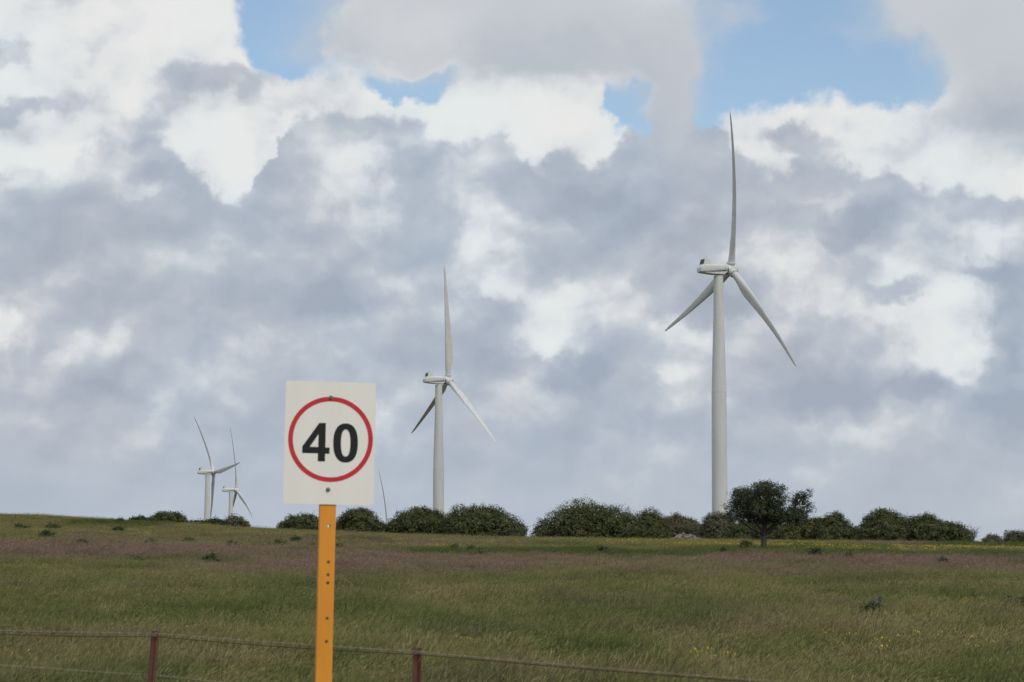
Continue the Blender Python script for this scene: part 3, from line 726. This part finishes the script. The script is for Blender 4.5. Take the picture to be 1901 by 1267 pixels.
# bare twiggy shrub
def twiggy():
    r = np.random.default_rng(5); c = at(1804, 976, 209); g0 = gz(c.x, 209); root = empty('bare_shrub', (c.x, 209, g0))
    tag(root, 'bare grey twiggy shrub at the low end of the long bush', 'shrub'); h = c.z - g0; mb = MB(); tips = []
    for i in range(16):
        a = r.uniform(0, 6.28); l = h * r.uniform(.7, 1.05); s = r.uniform(.1, .42)
        p0 = Vector((r.uniform(-.15, .15), r.uniform(-.1, .1), -.1)); p2 = Vector((math.cos(a) * s * l, math.sin(a) * s * l * .6, l)); p1 = p0.lerp(p2, .5) + Vector(r.uniform(-.12, .12, 3))
        mb.tube([p0, p1, p2], [.028, .018, .007], 5)
        for k in range(5):
            q = p1.lerp(p2, r.uniform(0, .9)); e = q + Vector((r.uniform(-.35, .35), r.uniform(-.2, .2), r.uniform(.05, .35))); mb.tube([q, e], [.012, .005], 4); tips.append(tuple(e))
    mb.build('twig', MAT['bark'], root)['kind'] = 'stuff'
    P = np.array(tips)[r.integers(0, len(tips), 260)] + r.normal(size=(260, 3)) * .12
    quads_obj('leaf', leaf_quads(P, np.tile([0, 0, 1.], (260, 1)), .09, .5, r), MAT['leaf_pale'], root, r.random(260))['kind'] = 'stuff'
twiggy()

# the lone tree
def lone_tree():
    r = np.random.default_rng(21); d = 160.0; S = F / d
    bx = at(1417, 1020, d).x; g0 = gz(bx, d); root = empty('lone_tree', (bx, d, g0))
    tag(root, 'lone dark green tree with a short bare trunk standing out in the pasture', 'tree')
    zt0 = at(1417, 1020, d).z - g0
    def L(px, py): return np.array([(px - 1417) / S, (1020 - py) / S + zt0])
    cl = [(1390, 925, 32, 22), (1425, 912, 26, 18), (1440, 930, 24, 24), (1375, 945, 24, 20), (1410, 950, 34, 24), (1440, 958, 24, 20), (1368, 964, 18, 12), (1392, 964, 26, 13),
          (1424, 966, 26, 13), (1452, 967, 20, 12), (1415, 905, 18, 10), (1372, 918, 11, 9), (1490, 930, 18, 17), (1498, 946, 15, 14), (1478, 948, 14, 13), (1484, 962, 20, 14), (1468, 970, 22, 14), (1500, 917, 8, 8), (1360, 955, 10, 10), (1448, 910, 12, 8), (1405, 935, 34, 24), (1425, 948, 32, 24), (1440, 962, 26, 13), (1475, 958, 22, 16)]
    lobes = []
    for (px, py, rx, ry) in cl:
        c = L(px, py)
        for k in range(2 if rx > 16 else 1):
            yy = r.uniform(-1.0, 1.0) * (1.3 if rx > 16 else .5)
            lobes.append((c[0] + r.uniform(-.1, .1), yy, c[1], rx / S * .95, rx / S * 1.0, ry / S * .95))
    Q, T = lobes_to_leaves(lobes, r, 125, .105, .6, inner=.6)
    # tufts on the ends of protruding twigs
    mb = MB(); tl = []
    for i in range(260):
        l = lobes[r.integers(0, len(lobes))]; dv = r.normal(size=3); dv /= np.linalg.norm(dv); dv[2] = abs(dv[2]) * .9 - .1
        c = np.array(l[:3]); s = c + dv * np.array(l[3:]) * .6; e = c + dv * np.array(l[3:]) * r.uniform(1.08, 1.5)
        mb.tube([s, e], [.018, .007], 4); tl.append(e)
    P = np.repeat(np.array(tl), 14, 0) + r.normal(size=(260 * 14, 3)) * .07
    Q2 = leaf_quads(P, np.tile([0, 0, 1.], (len(P), 1)), .09, .55, r); Q = np.concatenate([Q, Q2]); T = np.concatenate([T, r.random(len(P))])
    cr = quads_obj('crown', Q, MAT['leaf_dark'], root, T)
    mb.build('twig', MAT['bark'], cr)['kind'] = 'stuff'
    mb = MB()
    tp = [(0, 0, -.2), (.0, 0, .0), (.02, 0, .35), (.05, .02, .8), (.10, .03, 1.3), (.05, 0, 1.9), (.1, .05, 2.6)]
    mb.tube(tp, [.27, .21, .175, .16, .15, .11, .05], 12)
    for (px, py, yy, s0) in ((1375, 940, .3, 1.1), (1368, 965, -.5, 1.0), (1440, 925, -.4, 1.4), (1425, 905, .4, 1.8), (1395, 920, -.6, 1.5), (1486, 950, .2, 1.15), (1497, 925, .2, 1.15), (1450, 965, -.7, 1.0), (1415, 940, 1.0, 1.2), (1400, 965, -.9, 1.0)):
        e = L(px, py); s = Vector((.08, 0, s0)); e = Vector((e[0], yy, e[1])); m_ = s.lerp(e, .5) + Vector((0, 0, .12 if py < 955 else -.05))
        mb.tube([s, m_, e], [.085, .055, .02], 7)
    mb.build('trunk', MAT['bark'], root, True)
lone_tree()

# heap of stones
def stones():
    r = np.random.default_rng(31); d = 209.0; c = at(1272, 990, d); g0 = gz(c.x, d)
    root = empty('stone_heap', (c.x, d, g0)); tag(root, 'heap of pale pinkish grey field stones in front of brownish scrub', 'stone heap')
    mb = MB()
    for i in range(330):
        x = r.normal() * .85; y = r.normal() * .45; top = .75 * math.exp(-(x / 1.15) ** 2 - (y / .7) ** 2); z = top * math.sqrt(r.random()); s = r.uniform(.06, .17)
        k = 6; rings = []
        for zz, f in ((-.55, .6), (-.1, 1.0), (.35, .85), (.6, .4)):
            rings.append([Vector((x + math.cos(2 * math.pi * j / k) * s * f * r.uniform(.75, 1.3), y + math.sin(2 * math.pi * j / k) * s * f * r.uniform(.75, 1.3), max(z, .02) + zz * s * r.uniform(.8, 1.2))) for j in range(k)])
        mb.loft(rings)
    o = mb.build('stone', MAT['stone'], root); o['kind'] = 'stuff'
stones()

# low leafy weeds in the pasture
WEED = []
def weed(px, py, wpx, hpx, d, label, mat='weed', seed=0, group='leafy weeds in the pasture', flowers=None, name='weed_clump'):
    r = np.random.default_rng(seed); S = F / d
    x = at(px, py, d).x; g0 = gz(x, d); root = empty(name, (x, d, g0)); tag(root, label, 'plant', group)
    w, h = wpx / S, max(hpx / S, .25) + .16; lob = []
    for i in range(7):
        f = r.uniform(-.5, .5); hh = h * (1 - 1.5 * f * f) * r.uniform(.75, 1.05)
        lob.append((f * w, r.uniform(-.25, .25) * w, hh * .55, w * .2, w * .2, hh * .48))
    Q, T = lobes_to_leaves(lob, r, 260 if d > 90 else 420, .11 if d > 90 else .075, .45)
    if len(Q) > 5000: k = r.permutation(len(Q))[:5000]; Q, T = Q[k], T[k]
    quads_obj('leaf', Q, MAT[mat], root, T)['kind'] = 'stuff'
    for i in range(4):
        mb = MB(); f = r.uniform(-.35, .35); mb.tube([(f * w * .4, 0, -.05), (f * w, r.uniform(-.1, .1) * w, h * .7)], [.012, .006], 5)
        mb.build('stem', MAT[mat], root)
    if flowers:
        for (fx, fz) in flowers:
            P = np.array([(fx * w, -.2 * w + r.uniform(-.05, .05), h * fz)]) + r.normal(size=(40, 3)) * np.array([.018, .018, .03])
            quads_obj('flower_spike', leaf_quads(P, r.normal(size=(40, 3)), .036, .7, r), MAT['blue_petal'], root, r.random(40))['kind'] = 'stuff'
def dist_for(px, py):
    """where the line of sight through a photo pixel meets the pasture"""
    rr = ray(px, py); rr = rr / rr.y
    for d in np.arange(28, 214, .5):
        if EYE + rr.z * d <= gz(rr.x * d, d): return d
    return 200.0
def wl(px, py):
    if px < 310 and py < 1020: return 'small dark green weed on the slope below the hillside row of bushes', 'weeds on the hillside slope'
    if px < 310: return 'leafy weed in the purple-brown grass, apart from the broad bushy one', None
    if px < 660: return 'small dark green weed near the upper edge of the purple-brown grass around the orange post', 'weeds around the orange post'
    if px < 1200: return 'small dark green weed in the flowery strip below the gap in the hedge', 'weeds below the gap in the hedge'
    return 'small dark green weed in the pasture around the lone tree', 'weeds around the lone tree'
for i, (px, py, w, h) in enumerate([(86, 1004, 25, 12), (98, 986, 20, 8), (217, 991, 18, 8), (40, 987, 22, 8), (224, 974, 14, 6), (278, 1017, 16, 8), (257, 1056, 26, 12),
        (515, 1021, 30, 13), (546, 1010, 20, 8), (1120, 1033, 20, 10), (892, 1038, 12, 9), (845, 1026, 10, 7), (875, 1029, 9, 6), (1576, 1047, 18, 8), (1749, 1056, 10, 8),
        (150, 1018, 20, 9), (430, 1022, 22, 8), (585, 1023, 18, 9), (350, 1013, 16, 6), (630, 1027, 22, 9), (1340, 1033, 14, 7)]):
    weed(px, py, w, h, dist_for(px, py), wl(px, py)[0], seed=300 + i, group=wl(px, py)[1])
weed(387, 1058, 33, 18, dist_for(387, 1058), 'broad bushy green weed in the purple-brown grass beside the orange post', seed=340, group=None)
weed(1512, 1042, 34, 18, dist_for(1512, 1042), 'bright green bushy weed among yellow flowers just past the lone tree', seed=341, group=None)
weed(1385, 1023, 20, 14, dist_for(1385, 1023), 'small yellow-green weed right beside the trunk of the lone tree', 'leaf_yellow', seed=342, group=None)
weed(1624, 1174, 58, 38, dist_for(1624, 1168), 'leafy green plant with two blue flower spikes in the near grass', 'weed', seed=343, group=None, flowers=[(-.05, .85), (.12, 1.0)], name='lupin_plant')
weed(1888, 1160, 60, 34, dist_for(1888, 1160), 'dark leafy tussock in the near grass, without flowers, beyond the blue-flowered plant', 'leaf', seed=344, group=None)

# ------------------------------------------------------------------ grass
def tuft(name, r, nbl, hmin, hmax, spread, width, seed_head=0.0, lean=.55):
    Q = []; T = []
    for i in range(nbl):
        x, y = r.normal(size=2) * spread; h = r.uniform(hmin, hmax); a = r.uniform(0, math.pi)
        ln = np.array([r.normal(lean, .35), r.normal(0, .35)]) * h
        wv = np.array([math.cos(a), math.sin(a), 0]) * width * r.uniform(.6, 1.3)
        pts = []
        for f in (0, .4, .75, 1.0):
            pts.append(np.array([x + ln[0] * f * f, y + ln[1] * f * f, h * (f - .22 * f * f * abs(ln[0]) / h)]))
        ws = [.9, 1.0, .7, .15]; tt = r.random() * .84
        for k in range(3):
            Q.append([pts[k] - wv * ws[k], pts[k] + wv * ws[k], pts[k + 1] + wv * ws[k + 1], pts[k + 1] - wv * ws[k + 1]]); T.append(tt)
        if r.random() < seed_head:
            e = pts[3]; dv = pts[3] - pts[2]; dv /= np.linalg.norm(dv); sl = r.uniform(.05, .10)
            sv = np.array([dv[2], 0, -dv[0]]) * width * 1.6
            Q.append([e - dv * .02, e + dv * sl * .5 + sv, e + dv * sl, e + dv * sl * .5 - sv]); T.append(r.uniform(.9, 1.0))
    return quads_obj(name, np.array(Q), MAT['grass'], None, np.array(T), link=False)
def scatter(obj_name, label, cat, variants, pts, cols, scl, rot):
    coll = bpy.data.collections.new(obj_name + '_kinds')
    for v in variants: coll.objects.link(v)
    me = bpy.data.meshes.new(obj_name); n = len(pts)
    me.vertices.add(n); me.vertices.foreach_set('co', pts.reshape(-1).astype(np.float32))
    a = me.attributes.new('gcol', 'FLOAT_COLOR', 'POINT'); a.data.foreach_set('color', np.concatenate([cols, np.ones((n, 1))], 1).reshape(-1).astype(np.float32))
    a = me.attributes.new('scl', 'FLOAT_VECTOR', 'POINT'); a.data.foreach_set('vector', scl.reshape(-1).astype(np.float32))
    a = me.attributes.new('rot', 'FLOAT_VECTOR', 'POINT'); a.data.foreach_set('vector', rot.reshape(-1).astype(np.float32))
    o = bpy.data.objects.new(obj_name, me); COL.objects.link(o); tag(o, label, cat, kind='stuff')
    ng = bpy.data.node_groups.new(obj_name, 'GeometryNodeTree')
    ng.interface.new_socket('Geometry', in_out='INPUT', socket_type='NodeSocketGeometry'); ng.interface.new_socket('Geometry', in_out='OUTPUT', socket_type='NodeSocketGeometry')
    gi = ng.nodes.new('NodeGroupInput'); go = ng.nodes.new('NodeGroupOutput')
    ci = ng.nodes.new('GeometryNodeCollectionInfo'); ci.inputs['Collection'].default_value = coll; ci.inputs['Separate Children'].default_value = True; ci.inputs['Reset Children'].default_value = True
    ip = ng.nodes.new('GeometryNodeInstanceOnPoints'); ip.inputs['Pick Instance'].default_value = True
    rv = ng.nodes.new('FunctionNodeRandomValue'); rv.data_type = 'INT'
    ri = [s for s in rv.inputs if s.enabled]
    for s in rv.inputs:
        if s.type == 'INT' and s.name == 'Max': s.default_value = len(variants) - 1
        if s.type == 'INT' and s.name == 'Min': s.default_value = 0
    na = ng.nodes.new('GeometryNodeInputNamedAttribute'); na.data_type = 'FLOAT_VECTOR'; na.inputs['Name'].default_value = 'scl'
    nr = ng.nodes.new('GeometryNodeInputNamedAttribute'); nr.data_type = 'FLOAT_VECTOR'; nr.inputs['Name'].default_value = 'rot'
    lk = ng.links.new
    lk(gi.outputs[0], ip.inputs['Points']); lk(ci.outputs[0], ip.inputs['Instance'])
    lk([s for s in rv.outputs if s.type == 'INT'][0], ip.inputs['Instance Index'])
    lk(na.outputs[0], ip.inputs['Scale']); lk(nr.outputs[0], ip.inputs['Rotation']); lk(ip.outputs[0], go.inputs[0])
    md = o.modifiers.new('scatter', 'NODES'); md.node_group = ng
    return o
def vnoise(x, y, s, seed):
    """smooth value noise for patchiness"""
    r = np.random.default_rng(seed); G = r.random((256, 256)); x = x / s + 100.3; y = y / s + 57.1
    xi, yi = np.floor(x).astype(int), np.floor(y).astype(int); fx, fy = x - xi, y - yi
    fx = fx * fx * (3 - 2 * fx); fy = fy * fy * (3 - 2 * fy)
    g = lambda a, b: G[a % 256, b % 256]
    return (g(xi, yi) * (1 - fx) + g(xi + 1, yi) * fx) * (1 - fy) + (g(xi, yi + 1) * (1 - fx) + g(xi + 1, yi + 1) * fx) * fy
def fbm(x, y, s, seed): return .5 * vnoise(x, y, s, seed) + .3 * vnoise(x, y, s * .47, seed + 1) + .2 * vnoise(x, y, s * .21, seed + 2)

def grass():
    r = np.random.default_rng(77)
    var = [tuft('grass_tuft', r, 70, .10, .32, .15, .0032, .35, .5) for _ in range(7)] + [tuft('seeding_tuft', r, 46, .18, .46, .14, .0024, .85, .6) for _ in range(2)]
    P = []
    for (y0, y1, dn) in ((8, 26, 5), (26, 62, 30), (62, 110, 17), (110, 165, 9), (165, 236, 7)):
        hw = lambda y: .215 * y + 3.5
        A = (y1 - y0) * (hw(y0) + hw(y1)); n = int(A * dn)
        y = r.uniform(y0, y1, int(n * 1.3)); x = r.uniform(-1, 1, len(y)) * hw(y1); k = np.abs(x) < hw(y); P.append(np.stack([x[k], y[k]], 1)[:n])
    P = np.concatenate(P); x, y = P[:, 0], P[:, 1]
    # kinds of grass: green pasture, a belt of purple-brown seeding grass, yellow-green belt up to the crest
    pz = fbm(x, y * .35, 14, 5); pp = fbm(x, y * .5, 5, 9); pf = fbm(x, y, 1.6, 12)
    edge_n = (pz - .5) * 46
    belt = np.clip((y + edge_n + .12 * x - 88) / 24, 0, 1) * np.clip((146 + .10 * x - y - edge_n * .35) / 8, 0, 1)
    belt = np.clip(belt * np.clip(1.9 - 1.9 * fbm(x, y * .35, 7, 15), 0, 1), 0, 1)
    spots = np.clip((pp - .60) * 6, 0, 1) * np.clip((y - 30) / 20, 0, 1) * .22
    hi = np.clip((y - 146 - .1 * x) / 8, 0, 1)
    green = np.array([.118, .138, .050]); purple = np.array([.156, .122, .102]); ygreen = np.array([.152, .156, .070]); deep = np.array([.056, .086, .030]); straw = np.array([.210, .188, .118])
    c = np.tile(green, (len(x), 1))
    mixc = lambda c, t, w: c * (1 - w[:, None]) + t * w[:, None]
    c = mixc(c, straw, np.clip((pf - .48) * 4.0, 0, .42)); c = mixc(c, deep, np.clip((.47 - fbm(x, y * .6, 4, 31)) * 4.5, 0, .6)); c = mixc(c, deep, np.clip((fbm(x * .7, y * .5, 1.3, 33) - .55) * 6, 0, .75))
    c = mixc(c, purple, np.clip((fbm(x * .8, y * .5, 2.2, 37) - .57) * 5, 0, .25) * (1 - hi))
    c = mixc(c, ygreen, hi * .8); c = mixc(c, purple, np.maximum(belt, spots * (1 - hi)) * .95)
    c = mixc(c, purple, hi * np.clip((fbm(x, y * .4, 11, 41) - .56) * 7, 0, .6))
    c = mixc(c, deep, np.clip((fbm(x, y * .3, 9, 51) - .60) * 8, 0, .85) * np.clip((y - 95) / 20, 0, 1))
    c *= r.uniform(.78, 1.22, (len(x), 1))
    hgt = (.35 + 1.2 * fbm(x, y * .7, 1.4, 61)) * r.uniform(.75, 1.25, len(x)) * np.where(y < 26, .6, 1.0)
    hgt *= np.where(hi > .5, .72, 1.0)
    wide = np.interp(y, [26, 60, 120, 200], [1.0, 1.15, 1.6, 2.1]); s = np.stack([wide, wide, hgt], 1)
    rot = np.zeros((len(x), 3)); rot[:, 2] = r.normal(0, .9, len(x)); rot[:, 1] = r.normal(.05, .08, len(x))
    pts = np.stack([x, y, ground_z(x, y) - .02], 1)
    scatter('pasture_grass', 'long wind-blown pasture grass, green with purple-brown seed heads', 'grass', var, pts, c, s, rot)
    # yellow flowers
    fl = []
    for k in range(4):
        n = 14; Pq = np.stack([r.normal(0, .16, n), r.normal(0, .16, n), r.uniform(.16, .32, n)], 1)
        q = leaf_quads(Pq, np.tile([0, -.4, 1.], (n, 1)), .045, .9, r, .5); fl.append(quads_obj('flower_head', q, MAT['yellow_petal'], None, r.random(n), link=False))
    n = 16000; y = r.uniform(120, 205, n); x = r.uniform(-1, 1, n) * (.2 * y + 3)
    m = fbm(x * .6, y * 1.3, 7, 71); z = np.clip((y - 150 - .1 * x) / 5, 0, 1) * np.clip((190 - y) / 8, 0, 1)
    keep = (r.random(n) < np.clip((m - .57) * 9, 0, 1) * z * np.interp(x, [-40, -20, -5, 6, 15, 40], [.05, .2, .55, .5, .9, .9])) | ((r.random(n) < .5) & (np.abs(y - 134 - .0 * x) < 2.0) & (x > 18) & (m > .45))
    x, y = x[keep], y[keep]
    xn, yn = [], []
    for (px, py, cnt, sp) in ((1768, 1141, 16, .45), (1845, 1158, 4, .2), (1322, 1266, 6, .2), (1640, 1230, 4, .5), (395, 1206, 5, .2), (90, 1090, 5, 1.2), (200, 1060, 6, 1.5), (1700, 1225, 3, .8), (905, 1233, 4, .2), (10, 1260, 3, .3), (1590, 1222, 4, 1.0)):
        d = dist_for(px, py); xc = ray(px, py).x / ray(px, py).y * d
        xn += list(xc + r.normal(size=cnt) * sp); yn += list(d + r.normal(size=cnt) * sp * 1.2)
    x = np.concatenate([x, xn]); y = np.concatenate([y, yn])
    n = len(x); near = y < 115
    s = np.where(near, .6, 1.6)[:, None] * np.array([[1, 1, 1.0]]) * r.uniform(.7, 1.2, (n, 1)); s[:, 2] = np.where(near, 1.25, 1.1)
    rot = np.zeros((n, 3)); rot[:, 2] = r.uniform(0, 6.28, n)
    scatter('yellow_wildflowers', 'yellow wildflowers dotted through the pasture near the crest', 'flowers', fl, np.stack([x, y, ground_z(x, y)], 1), np.ones((n, 3)), s, rot)
grass()
